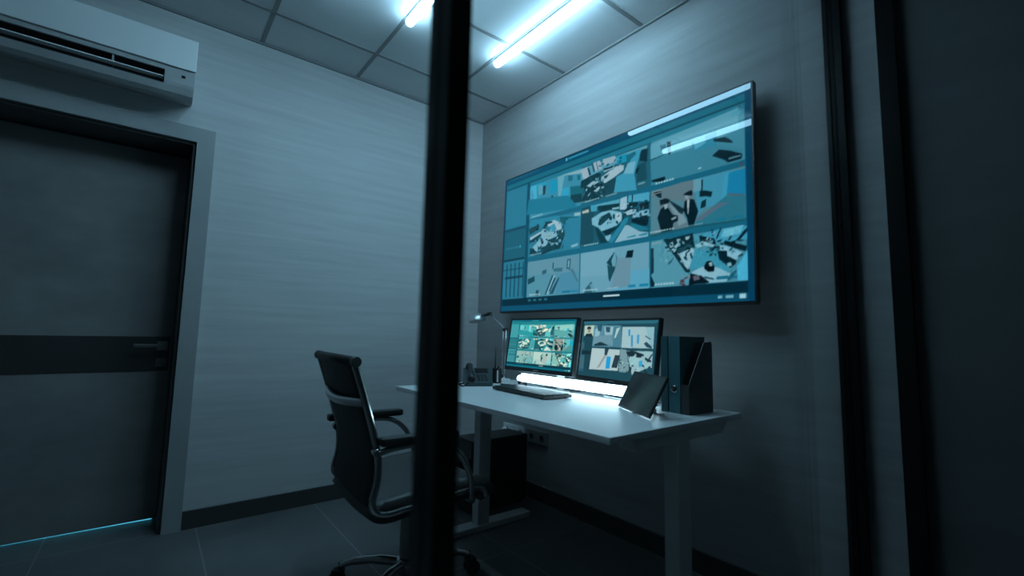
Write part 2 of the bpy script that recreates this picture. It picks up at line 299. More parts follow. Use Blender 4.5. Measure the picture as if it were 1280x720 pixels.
DRAW_TV = '''
p2b7088 0 0 0 1000 0 1000 1000 0 1000
p175a76 0 0 0 1000 0 1000 45 0 45
p2a7488 0 0 45 1000 45 1000 78 0 78
p1c5468 0 0 78 1000 78 1000 88 0 88
p337f95 0 0 88 1000 88 1000 115 0 115
p3a8199 0 0 100 140 100 140 390 0 390
p2f6a7d 0 0 390 140 390 140 620 0 620
p26586b 0 0 390 140 390 140 410 0 410
p1f5a70 0 142 80 158 80 158 930 142 930
p4a8ba0 0 20 530 26 530 26 545 20 545
p4a8ba0 0 34 530 40 530 40 545 34 545
p4a8ba0 0 48 530 54 530 54 545 48 545
p4a8ba0 0 62 530 68 530 68 545 62 545
p4a8ba0 0 76 530 82 530 82 545 76 545
p4a8ba0 0 90 530 96 530 96 545 90 545
p44a6bb 0 105 530 115 530 115 545 105 545
p3c7f96 0 0 620 140 620 140 930 0 930
p1d4a5c 0 0 620 140 620 140 635 0 635
p1f5064 0 28 655 34 655 34 900 28 900
p1f5064 0 54 655 60 655 60 900 54 900
p1f5064 0 80 655 86 655 86 900 80 900
p1f5064 0 106 655 112 655 112 900 106 900
p1f5064 0 132 655 138 655 138 900 132 900
p1b4b5e 0 20 750 135 750 135 765 20 765
p1c4c60 0 0 695 140 695 140 700 0 700
p4a90a8 0 161 115 432 115 432 358 161 358
p356b7c 0 436 115 707 115 707 358 436 358
p4f90a4 0 712 115 983 115 983 358 712 358
p3d8096 0 161 390 432 390 432 630 161 630
p2c6475 0 436 390 707 390 707 630 436 630
p5d8a98 0 712 390 983 390 983 630 712 630
p6096a8 0 161 665 432 665 432 912 161 912
p72a3b6 0 436 665 707 665 707 912 436 912
p5593a6 0 712 665 983 665 983 912 712 912
p4fb0cc 0 160 116 196 119 204 302 158 286
p5a9ab8 0 167 119 185 196 168 290 153 284
p2b9ec0 0 196 113 210 206 230 213 256 126
p22505f 0 236 142 250 148 247 208 230 207
p6a9fb0 0 206 123 231 134 235 203 210 199
p2898b8 0 270 126 312 133 311 210 278 232
p6fa8b8 0 312 115 349 120 333 254 320 284
p3fa3c2 0 339 209 374 212 372 338 333 329
p1e4a58 0 282 234 293 238 291 285 280 281
p3a6a80 0 280 281 292 285 291 332 280 328
p2a7488 0 366 134 388 144 389 179 368 172
p2a7488 0 411 154 425 158 427 192 413 186
p8ab0bb 0 340 116 463 128 462 161 340 122
p27707f 0 378 214 433 231 432 292 382 284
p244e5a 0 382 273 436 283 435 338 377 328
p2f8098 0 153 209 369 268 419 366 142 318
p3c8ba4 0 165 364 305 381 434 420 433 490 164 411
p2c5560 0 160 428 218 408 221 437 168 472
p24505c 0 167 510 236 464 239 492 167 533
p9dbac6 0 168 491 254 455 258 465 171 511
pa0bcc8 0 251 414 301 407 338 440 341 480 317 486 304 434 276 444 251 432
p86b2c4 0 243 452 275 479 317 473 323 519 282 534 245 624 178 573 232 508
p4c9ab2 0 279 440 307 444 307 488 282 481
p23505c 0 268 535 317 526 357 510 356 545 336 609 284 615 249 629 212 617 220 582 260 573 275 550
p2b5560 0 324 488 354 488 360 537 330 542
p9ab6c2 0 285 562 309 561 313 570 285 575
p8aa8a0 0 261 502 286 500 286 517 264 516
p24505c 0 251 418 269 432 254 451 240 446
p23505c 0 171 571 190 571 223 628 170 613
p2a5f70 0 216 563 249 598 238 631 216 622
p214a55 0 251 405 290 412 294 422 255 428
p2a6878 0 332 395 419 427 419 433 374 421 370 471 331 434
p8fb4c0 0 403 397 431 402 431 423 400 417
p3d86a0 0 361 430 434 440 431 630 356 622 343 576 363 512
p86b0c0 0 388 603 423 595 422 612 394 618
p6b97a8 0 164 662 429 673 431 774 163 759
p4f8396 0 163 786 205 765 205 808 167 825
p2c5866 0 165 784 203 770 205 803 167 822
p3b6c7e 0 246 740 269 733 269 759 246 766
p24505f 0 301 695 306 696 304 736 300 736
p44788a 0 304 734 351 737 350 762 307 755
p335f70 0 374 686 391 687 388 750 371 748
p7aa8b8 0 378 695 386 695 384 742 376 741
p2a5b6b 0 299 779 307 780 273 899 263 903
p8db4c4 0 307 780 317 782 282 902 271 901
p244f60 0 311 796 319 797 290 885 284 884
p355f72 0 331 799 340 795 306 902 288 900
p5991a8 0 342 775 410 771 430 841 431 908 318 903
p547f92 0 373 753 403 755 430 836 423 840 395 768
p3a5a68 0 215 867 230 869 229 905 210 904
p3a8aa8 0 353 886 426 888 426 902 352 901
p2e7d98 0 353 891 390 887 390 902 352 901
p62a0b4 0 431 123 698 123 697 145 430 198
p9fb4c2 0 428 128 458 121 471 192 441 197
p1d4650 0 458 130 465 133 475 181 468 185
p9db2c0 0 483 111 513 111 523 167 493 171
p2d5c6a 0 476 108 483 111 493 171 486 171
p2d5c6a 0 496 111 498 112 508 166 505 168
p96b0be 0 524 110 577 116 581 153 532 153
p2b96b2 0 581 124 624 129 625 176 585 173
p1f4853 0 429 205 466 190 506 183 518 201 518 231 483 222 447 250 429 249
p1f4853 0 443 248 513 247 517 291 512 355 486 352 432 332 451 289
p9cb8c4 0 456 247 483 228 496 234 474 261
p9cb8c4 0 487 291 513 271 517 285 502 303
pa3bcc8 0 520 220 580 183 612 192 611 220 575 245 538 264 522 251
p2a5866 0 531 219 552 216 543 236 535 238
p1f4650 0 527 169 580 177 576 186 535 191
p86a8b4 0 527 184 568 183 572 190 531 195
p2b5460 0 517 261 538 264 583 248 583 289 570 336 550 346 512 349
p4c9cb6 0 583 248 611 238 643 161 658 130 676 128 664 206 652 268 655 292 661 361 574 338
p78b0c4 0 611 243 627 188 657 191 648 260
p2a7488 0 620 139 654 133 658 152 635 175 623 186
p1e424e 0 676 139 699 141 698 217 671 198
p2b5a68 0 660 221 693 214 698 316 662 317
p1c3e4a 0 656 241 671 232 663 267 656 264
p6a98a6 0 666 324 691 324 691 335 665 335
p6a98a6 0 537 341 586 342 586 351 541 351
p5a8c9a 0 432 338 477 342 477 351 432 347
p2a5866 0 435 382 494 378 491 609 433 620
p4f9fb6 0 476 376 505 382 504 422 479 418
pb0b8b0 0 438 399 468 397 470 418 440 415
p5fa4b8 0 501 380 597 386 597 410 505 397
p1d4650 0 508 393 597 410 602 450 556 439 515 430
p8db8c6 0 567 428 596 429 596 443 570 439
p9abccb 0 599 384 626 380 625 458 598 449
p57a5bf 0 629 379 707 391 706 441 628 417
p1c3e4a 0 644 380 648 382 647 424 643 422
p1c3e4a 0 626 378 630 380 629 415 626 414
p1a3c46 0 628 422 665 430 665 453 646 451 628 440
p173640 0 671 442 705 445 704 481 676 476
p80b4c6 0 482 460 522 438 563 437 605 466 608 514 588 537 527 553 510 524 485 501
p25505c 0 518 466 556 449 566 472 542 498 521 517 510 509
p1d4650 0 556 478 569 478 565 515 559 513
p1d4650 0 571 464 579 471 579 495 572 493
pa4c2ce 0 583 463 605 470 605 508 588 522 582 492
p163844 0 529 554 588 546 627 506 620 523 557 581 547 583
p7fb0c2 0 540 586 567 584 560 621 547 617
p1d4854 0 499 525 510 529 553 624 523 624 506 567
p3587a0 0 557 615 617 507 630 502 630 525 573 633 560 630
p1c414c 0 612 468 628 445 652 458 664 472 646 502 621 494
p98bccb 0 618 470 646 461 661 471 655 492 627 492
p84b4c8 0 658 483 705 486 705 517 693 531 658 511
p183844 0 642 520 699 515 705 530 701 570 689 575 645 539
p2f7c92 0 642 543 692 576 706 598 674 594 642 562
p8cb4c4 0 580 635 620 546 632 550 674 598 703 611 703 633
p3f8aa2 0 625 618 656 612 662 623 628 623
p3f8aa2 0 668 615 700 612 700 624 674 623
p5a8c98 0 439 616 480 616 480 621 439 622
p7aa8ba 0 439 670 583 670 581 821 439 812
p66a6bf 0 581 811 708 807 709 908 580 910
p7497a8 0 589 727 643 732 640 894 566 901
p224e5c 0 579 689 591 722 585 777 573 780 564 768 549 746
p6ea2b2 0 580 692 589 722 585 772 573 772 568 738
p2b5864 0 552 756 568 774 585 782 563 860 558 839
p1a343e 0 629 695 652 695 648 736 623 732
p3a6c7c 0 486 845 505 911 457 912 462 885
p6a9aaa 0 478 860 493 862 500 910 492 909
p3389a8 0 634 886 660 886 660 901 634 900
p3389a8 0 674 885 705 886 705 901 674 901
p8fb4c4 0 552 894 597 891 597 899 551 899
p66a3b6 0 710 125 970 101 968 208 892 225 813 255 709 222
p4a8a9e 0 709 212 892 225 979 306 974 361 713 359
p3f8ca6 0 841 197 912 176 911 253 845 244
p60a9c0 0 846 191 878 155 882 219 851 238
p18323c 0 764 145 777 150 777 213 770 219 766 184
p2f6272 0 709 212 763 206 764 211 709 220
p3c7488 0 740 151 761 153 763 183 746 183
p203c46 0 902 213 935 223 953 254 953 263 906 228
p1b3640 0 899 296 918 275 948 298 977 329 976 350 942 352 929 330
p6a98a8 0 943 329 974 332 974 338 942 337
p18323c 0 713 330 758 331 760 346 749 353 716 341
p9fc4d0 0 859 336 869 336 869 343 860 343
p8a3a58 0 971 368 976 370 976 378 971 376
p8a3a58 0 970 93 975 96 975 102 970 99
p5aa0b4 0 952 114 974 116 974 137 951 135
p6a838e 0 712 395 812 386 846 390 844 505 767 456 796 531 827 595 826 626 711 634
p5e8a98 0 715 431 737 422 737 601 711 628
p4f98b2 0 846 390 940 391 983 401 983 522 927 505 920 538 874 547 861 574
p2b8ab0 0 943 402 983 401 983 522 935 503
p4ba0bc 0 932 402 943 397 935 533 920 538
p3d7f92 0 935 508 983 526 982 632 848 622 855 593
p5e6f7c 0 938 499 978 517 980 526 938 507
p62788a 0 855 588 915 536 943 541 909 564 867 602 855 603
p7f9aa6 0 770 479 812 547 827 595 801 609 795 564
p27404a 0 767 456 809 514 819 528 812 553 802 539
p1c3840 0 864 455 879 458 899 474 895 498 881 488 863 484
p1c3840 0 869 400 873 402 872 458 868 457
p1d4048 0 869 509 882 501 880 539 865 544
p6fa0b0 0 846 390 868 394 867 451 845 453
p173038 0 734 545 744 503 756 490 770 506 782 543 799 554 800 581 785 588 782 630 747 626 742 592
p22353e 0 741 452 760 448 774 461 770 479 753 478 744 481
p97aab2 0 755 482 768 478 765 504 758 508
p8ca2ac 0 777 563 794 555 795 566 782 573
p16303a 0 819 491 832 480 848 491 859 552 848 612 850 628 832 628 827 579 817 538
pa3b4bc 0 827 483 835 483 831 559 828 553
p1c2c36 0 815 452 830 442 842 441 843 468 829 463
p8fa0aa 0 820 459 832 464 832 480 823 479
p203840 0 716 397 747 398 747 442 736 433
p95a4a8 0 716 397 747 398 747 402 715 401
p95a4a8 0 715 408 747 409 747 412 715 411
p2b7f98 0 908 609 936 610 935 623 907 619
p2b7f98 0 949 610 979 612 978 624 949 620
p8ab0ba 0 708 613 754 614 754 620 708 620
p8ab0ba 0 826 616 872 616 872 621 829 621
p2c6675 0 711 628 848 622 983 633 983 642 848 633 711 642
p5f9aac 0 716 669 761 661 825 842 832 867 831 912 714 909
p1c3c46 0 753 665 768 663 836 843 832 852 822 847
p2a4a54 0 713 701 722 703 723 832 713 844
p8aa4ac 0 716 675 748 674 748 680 716 683
p1d3a44 0 713 844 726 891 724 907 713 906
p1c3e48 0 764 668 843 657 849 731 798 732
p96b8c4 0 772 689 783 685 787 711 775 715
p96b8c4 0 795 676 806 675 808 688 798 695
p96b8c4 0 787 711 802 690 806 703 794 722
p9ab8c4 0 821 670 836 670 832 685 823 689
p2c5560 0 794 731 835 707 846 724 842 742 801 751
p93bac8 0 801 751 842 730 847 743 844 790 829 836 819 816
p1d4450 0 822 749 826 750 825 781 820 780
p1d4450 0 834 758 839 756 844 784 839 786
p4fa0bc 0 850 677 918 660 987 668 985 728 911 722 864 699
p1f4450 0 895 654 898 654 901 690 897 689
p1f4450 0 918 657 923 656 911 704 906 703
p1c4050 0 951 683 954 687 943 721 938 717
p183846 0 980 683 987 673 986 690 964 732 957 727
p72bcd2 0 928 663 978 660 968 696 943 701 921 701
p18363f 0 861 674 904 703 907 732 891 723 864 704
p8cbccb 0 849 719 877 708 904 732 900 742 877 728 856 736
p1a3a44 0 900 736 917 743 916 752 903 748
p16323c 0 930 718 985 758 981 780 954 760 927 734
p8fbfd2 0 917 735 942 752 972 781 966 796 956 822 935 796 919 764
p163640 0 910 762 935 767 935 790 959 817 956 833 943 848 915 803
p8ab6c4 0 934 824 945 823 947 840 937 841
p4a9ab0 0 849 743 910 756 915 803 946 854 914 884 833 825
p8fbccc 0 840 850 868 830 908 837 946 877 933 909 887 909 839 868
p12282f 0 875 825 882 806 894 805 903 836 901 856 885 856 875 840
p9ab4bc 0 887 813 896 811 897 832 889 829
p182a34 0 836 855 850 863 867 872 887 903 887 909 831 912
p6a6f7c 0 843 868 860 868 863 889 846 893
p1d4450 0 874 875 901 891 900 896 877 885
p2c7a92 0 907 883 939 881 939 898 907 897
p2c7a92 0 949 883 982 886 982 898 948 897
p2f6c82 0 943 876 962 854 962 862 945 899 933 909
p5ab8d8 0 959 845 987 773 988 910 961 907
p6a9cae 0 284 556 296 561 298 580 286 575
p1d424e 0 180 509 194 518 197 533 184 524
p173640 0 240 578 248 572 246 579 238 585
p1d424e 0 246 461 259 467 261 478 249 472
p173640 0 199 535 205 543 208 549 203 541
p173640 0 310 593 316 589 315 597 309 601
p2a5866 0 269 545 276 550 277 568 271 564
p8fb6c4 0 227 491 233 482 229 490 223 499
p8fb6c4 0 318 530 328 520 324 536 314 545
p1d424e 0 318 512 326 516 327 529 320 524
p6a9cae 0 220 590 233 587 232 598 219 600
p173640 0 313 492 323 482 319 488 309 498
p2a5866 0 284 592 290 599 292 609 287 602
p8fb6c4 0 235 490 245 482 241 498 232 507
p6a9cae 0 325 436 339 433 337 440 324 443
p8fb6c4 0 238 455 245 446 242 462 235 471
p2a5866 0 229 566 239 562 237 577 227 582
p173640 0 203 438 217 436 216 449 202 451
p1d424e 0 305 488 311 481 308 495 301 503
p173640 0 315 487 322 488 322 508 316 506
p2a5866 0 285 564 291 556 287 568 282 576
p2a5866 0 227 507 241 518 245 535 231 525
p173640 0 343 547 350 546 350 556 343 557
p8fb6c4 0 195 570 204 580 208 588 199 578
p1d424e 0 207 514 216 514 216 527 207 527
p8fb6c4 0 313 562 324 568 326 583 315 577
p8fb6c4 0 273 544 285 554 290 564 277 553
p8fb6c4 0 342 488 348 487 348 505 342 505
p8fb6c4 0 232 477 239 480 241 493 234 489
p173640 0 236 539 247 536 246 553 235 557
p6a9cae 0 327 547 341 547 341 566 327 566
p1d424e 0 347 464 354 459 352 477 345 481
p2a5866 0 301 554 307 556 308 573 302 571
p173640 0 228 524 241 535 245 545 232 534
p1d424e 0 203 505 214 509 215 518 205 514
p173640 0 348 597 353 588 350 606 344 615
p1d424e 0 259 523 268 527 269 538 261 534
p8fb6c4 0 278 470 291 468 290 474 277 476
p6a9cae 0 517 326 528 336 532 349 521 339
p8fb6c4 0 495 214 505 216 505 226 496 224
p173640 0 514 261 526 258 525 273 512 275
p1d424e 0 454 255 463 247 460 256 451 264
p6a9cae 0 472 330 476 331 476 338 472 337
p173640 0 489 247 501 246 501 259 488 261
p173640 0 484 270 496 277 499 289 488 281
p8fb6c4 0 494 238 507 236 507 248 493 250
p6a9cae 0 525 245 538 234 534 242 521 252
p2a5866 0 526 236 531 233 530 241 526 243
p8fb6c4 0 488 240 501 234 499 251 486 256
p6a9cae 0 516 305 523 316 527 328 520 317
p8fb6c4 0 498 288 510 293 512 301 500 295
p8fb6c4 0 465 303 476 292 471 308 461 319
p2a5866 0 472 308 482 302 480 309 470 314
p2a5866 0 502 216 513 214 512 223 501 224
p2a5866 0 494 300 507 308 510 323 497 315
p1d424e 0 483 299 494 298 494 316 483 317
p2a5866 0 467 200 479 204 480 218 469 214
p8fb6c4 0 522 221 531 221 531 234 522 234
p8fb6c4 0 488 262 498 267 500 273 490 268
p1d424e 0 514 315 524 320 526 326 516 321
p1d424e 0 530 302 535 295 532 313 527 319
p6a9cae 0 504 220 511 212 508 230 501 238
p2a5866 0 457 316 462 318 462 326 457 325
p6a9cae 0 507 241 517 238 516 246 506 248
p8fb6c4 0 452 263 459 262 459 276 452 277
p8fb6c4 0 522 220 529 224 531 238 524 234
p8fb6c4 0 522 280 532 282 533 291 522 290
p2a5866 0 515 241 529 249 532 266 518 258
p1d424e 0 574 143 582 136 579 147 571 153
p2a5866 0 509 139 516 145 519 151 512 145
p173640 0 596 138 603 136 602 145 596 147
p2a5866 0 594 160 603 153 600 165 592 172
p8fb6c4 0 582 140 589 136 588 143 580 147
p8fb6c4 0 593 179 602 183 603 191 594 187
p6a9cae 0 565 186 571 187 571 199 565 199
p173640 0 599 145 604 138 601 142 596 150
p1d424e 0 520 133 529 137 531 146 522 142
p2a5866 0 543 151 552 148 551 161 542 164
p2a5866 0 510 141 514 139 513 147 509 149
p173640 0 515 148 520 144 519 150 514 154
p1d424e 0 503 193 509 190 508 201 502 204
p8fb6c4 0 569 177 575 171 573 185 566 191
p1d424e 0 529 497 537 492 535 498 527 503
p8fb6c4 0 557 496 565 499 566 512 559 509
p173640 0 518 475 522 475 522 489 518 489
p8fb6c4 0 518 465 521 468 522 478 519 475
p6a9cae 0 501 454 509 447 506 455 498 462
p173640 0 584 509 591 512 592 525 585 522
p1d424e 0 590 484 599 480 598 485 588 489
p1d424e 0 550 505 553 504 553 516 549 517
p173640 0 588 517 592 519 593 530 588 528
p173640 0 553 456 558 457 559 462 553 461
p2a5866 0 560 510 564 511 565 515 560 514
p8fb6c4 0 542 504 549 496 546 501 539 509
p2a5866 0 669 518 681 511 678 523 666 530
p1d424e 0 609 505 619 498 616 507 606 514
p8fb6c4 0 647 497 657 500 659 516 648 513
p8fb6c4 0 606 497 610 493 609 500 605 504
p1d424e 0 689 428 699 433 701 443 691 437
p1d424e 0 690 492 700 491 699 503 689 504
p173640 0 673 497 679 495 678 509 672 512
p1d424e 0 632 454 637 450 636 461 631 465
p173640 0 606 504 615 495 611 501 603 509
p6a9cae 0 683 468 688 459 685 475 679 484
p173640 0 643 460 649 461 650 467 644 465
p2a5866 0 673 430 681 435 682 442 674 438
p173640 0 676 468 684 467 683 476 676 477
p6a9cae 0 646 468 653 476 657 490 649 482
p1d424e 0 647 474 651 481 654 487 650 481
p8fb6c4 0 621 420 632 424 634 432 622 428
p8fb6c4 0 639 444 645 445 646 452 640 451
p1d424e 0 676 506 683 512 686 527 679 521
p1d424e 0 662 464 667 464 667 479 662 479
p8fb6c4 0 609 464 619 472 623 480 613 472
p1d424e 0 648 472 656 466 653 472 645 478
p1d424e 0 610 487 619 477 616 492 607 501
p2a5866 0 661 476 669 480 670 492 662 488
p6a9cae 0 698 510 710 513 711 526 700 523
p173640 0 766 726 777 731 779 735 768 731
p2a5866 0 776 689 780 690 781 698 777 697
p1d424e 0 778 782 783 775 780 787 775 795
p6a9cae 0 805 785 815 791 818 803 808 797
p6a9cae 0 801 703 808 698 806 713 799 717
p6a9cae 0 787 787 795 791 797 800 789 795
p6a9cae 0 822 780 830 773 828 782 820 789
p8fb6c4 0 807 788 812 785 810 790 805 794
p173640 0 815 689 825 687 825 692 814 694
p2a5866 0 772 687 780 694 782 707 775 700
p8fb6c4 0 786 727 794 723 792 738 785 741
p8fb6c4 0 761 778 767 772 765 781 759 787
p8fb6c4 0 797 746 802 748 803 755 798 753
p8fb6c4 0 810 687 817 695 820 708 813 700
p6a9cae 0 769 731 775 738 778 753 772 746
p1d424e 0 818 732 822 726 820 733 816 739
p8fb6c4 0 780 720 789 719 789 730 780 731
p1d424e 0 816 768 825 776 828 791 819 783
p1d424e 0 782 770 787 764 785 772 780 778
p8fb6c4 0 773 784 780 792 784 797 777 788
p2a5866 0 765 680 771 685 773 693 767 689
p8fb6c4 0 812 759 818 759 817 765 812 765
p1d424e 0 811 701 817 709 820 715 814 708
p1d424e 0 798 713 804 713 804 727 798 726
p1d424e 0 772 788 777 782 774 795 769 801
p173640 0 797 728 801 734 804 748 799 741
p8fb6c4 0 762 719 771 724 773 728 764 724
p1d424e 0 816 682 823 689 826 704 818 697
p1d424e 0 759 704 770 704 770 713 759 713
p173640 0 827 746 836 737 833 747 823 756
p6a9cae 0 784 766 791 773 794 784 787 777
p2a5866 0 803 684 806 682 806 695 802 697
p173640 0 824 722 835 729 837 741 826 734
p2a5866 0 778 701 787 699 787 704 777 706
p1d424e 0 918 727 925 730 927 739 919 735
p2a5866 0 949 776 953 767 950 780 946 789
p6a9cae 0 960 720 963 728 967 743 963 734
p1d424e 0 921 747 925 749 926 758 922 756
p173640 0 897 743 902 740 901 754 896 757
p1d424e 0 894 752 905 744 902 757 891 765
p2a5866 0 890 740 896 741 896 757 890 756
p2a5866 0 967 724 975 725 976 733 967 732
p2a5866 0 892 748 902 753 904 758 894 753
p173640 0 901 772 907 777 909 786 903 780
p2a5866 0 883 739 890 735 888 740 882 744
p6a9cae 0 889 712 900 708 899 720 888 724
p1d424e 0 964 795 976 789 974 797 962 804
p6a9cae 0 938 706 943 698 940 710 935 718
p2a5866 0 907 755 917 752 916 759 906 762
p1d424e 0 880 756 889 761 891 767 882 762
p173640 0 911 714 923 710 921 718 909 723
p173640 0 947 726 957 724 956 736 946 739
p6a9cae 0 943 759 954 766 957 781 946 775
p1d424e 0 892 705 902 696 898 707 889 717
p2a5866 0 942 761 952 752 948 765 939 774
p1d424e 0 891 772 899 767 897 779 888 784
p8fb6c4 0 882 706 889 709 891 714 884 711
p8fb6c4 0 879 715 887 717 888 722 880 719
p8fb6c4 0 847 708 852 700 849 707 844 715
p8fb6c4 0 871 715 877 711 875 716 869 721
p2a5866 0 859 701 865 708 868 714 862 706
p173640 0 866 696 872 703 875 709 869 702
p8fb6c4 0 881 692 888 687 886 700 879 705
p173640 0 874 695 883 691 882 697 872 701
p8fb6c4 0 865 709 874 703 872 710 863 716
p1d424e 0 866 712 872 716 873 725 867 721
p8fb6c4 0 897 676 906 669 903 677 895 683
p8fb6c4 0 891 699 894 697 893 711 890 713
p5a4450 0 843 872 850 864 847 873 840 881
p5a4450 0 818 875 830 867 826 877 814 885
p5a4450 0 811 902 821 903 821 918 811 918
p7a8c96 0 828 863 835 864 835 880 828 879
p5a4450 0 806 883 818 882 818 899 806 899
p7a8c96 0 810 871 819 874 820 880 811 877
p182a34 0 833 880 838 889 842 900 836 891
p5a4450 0 802 900 814 903 815 909 804 906
pa8cad4 0 175 341 181 341 181 350 175 350
pa8cad4 0 184 341 190 341 190 350 184 350
pa8cad4 0 193 341 198 341 198 350 193 350
pa8cad4 0 202 341 208 341 208 350 202 350
pa8cad4 0 211 341 217 341 217 350 211 350
pa8cad4 0 220 341 225 341 225 350 220 350
pa8cad4 0 229 341 235 341 235 350 229 350
pa8cad4 0 452 341 458 341 458 350 452 350
pa8cad4 0 461 341 467 341 467 350 461 350
pa8cad4 0 470 341 476 341 476 350 470 350
pa8cad4 0 479 341 485 341 485 350 479 350
pa8cad4 0 488 341 494 341 494 350 488 350
pa8cad4 0 497 341 503 341 503 350 497 350
pa8cad4 0 506 341 512 341 512 350 506 350
pa8cad4 0 727 352 733 352 733 360 727 360
pa8cad4 0 736 352 742 352 742 360 736 360
pa8cad4 0 745 352 751 352 751 360 745 360
pa8cad4 0 754 352 760 352 760 360 754 360
pa8cad4 0 763 352 769 352 769 360 763 360
pa8cad4 0 772 352 778 352 778 360 772 360
pa8cad4 0 780 352 786 352 786 360 780 360
pa8cad4 0 175 612 181 612 181 620 175 620
pa8cad4 0 184 612 190 612 190 620 184 620
pa8cad4 0 193 612 198 612 198 620 193 620
pa8cad4 0 202 612 208 612 208 620 202 620
pa8cad4 0 211 612 217 612 217 620 211 620
pa8cad4 0 220 612 225 612 225 620 220 620
pa8cad4 0 229 612 235 612 235 620 229 620
pa8cad4 0 452 617 458 617 458 625 452 625
pa8cad4 0 461 617 467 617 467 625 461 625
pa8cad4 0 470 617 476 617 476 625 470 625
pa8cad4 0 479 617 485 617 485 625 479 625
pa8cad4 0 488 617 494 617 494 625 488 625
pa8cad4 0 497 617 503 617 503 625 497 625
pa8cad4 0 506 617 512 617 512 625 506 625
pa8cad4 0 727 612 733 612 733 620 727 620
pa8cad4 0 736 612 742 612 742 620 736 620
pa8cad4 0 745 612 751 612 751 620 745 620
pa8cad4 0 754 612 760 612 760 620 754 620
pa8cad4 0 763 612 769 612 769 620 763 620
pa8cad4 0 772 612 778 612 778 620 772 620
pa8cad4 0 780 612 786 612 786 620 780 620
pa8cad4 0 177 892 183 892 183 900 177 900
pa8cad4 0 186 892 192 892 192 900 186 900
pa8cad4 0 195 892 200 892 200 900 195 900
pa8cad4 0 204 892 210 892 210 900 204 900
pa8cad4 0 213 892 219 892 219 900 213 900
pa8cad4 0 222 892 227 892 227 900 222 900
pa8cad4 0 231 892 237 892 237 900 231 900
pa8cad4 0 452 892 458 892 458 900 452 900
pa8cad4 0 461 892 467 892 467 900 461 900
pa8cad4 0 470 892 476 892 476 900 470 900
pa8cad4 0 479 892 485 892 485 900 479 900
pa8cad4 0 488 892 494 892 494 900 488 900
pa8cad4 0 497 892 503 892 503 900 497 900
pa8cad4 0 506 892 512 892 512 900 506 900
pa8cad4 0 727 892 733 892 733 900 727 900
pa8cad4 0 736 892 742 892 742 900 736 900
pa8cad4 0 745 892 751 892 751 900 745 900
pa8cad4 0 754 892 760 892 760 900 754 900
pa8cad4 0 763 892 769 892 769 900 763 900
pa8cad4 0 772 892 778 892 778 900 772 900
pa8cad4 0 780 892 786 892 786 900 780 900
p143c4b 0 0 915 1000 915 1000 963 0 963
p1d5d78 0 0 963 1000 963 1000 1000 0 1000
p1a4455 0 160 912 985 912 985 918 160 918
pc8dde4 0 537 934 602 934 602 943 537 943
p7fb0c0 0 910 972 922 972 922 984 910 984
p7fb0c0 0 930 972 950 972 950 984 930 984
pa9d2df 0 965 968 980 968 980 988 965 988
p3a7486 0 170 925 188 925 188 940 170 940
p3a7486 0 200 925 218 925 218 940 200 940
p3a7486 0 230 925 248 925 248 940 230 940
p3a7486 0 260 925 278 925 278 940 260 940
p2b6a80 0 20 10 200 10 200 20 20 20
p6fb6cc 0 352 12 360 12 360 30 352 30
p4a9ab4 0 365 16 460 16 460 24 365 24
p14506c 0 985 0 1000 0 1000 1000 985 1000
p1a5570 0 0 0 8 0 8 1000 0 1000'''
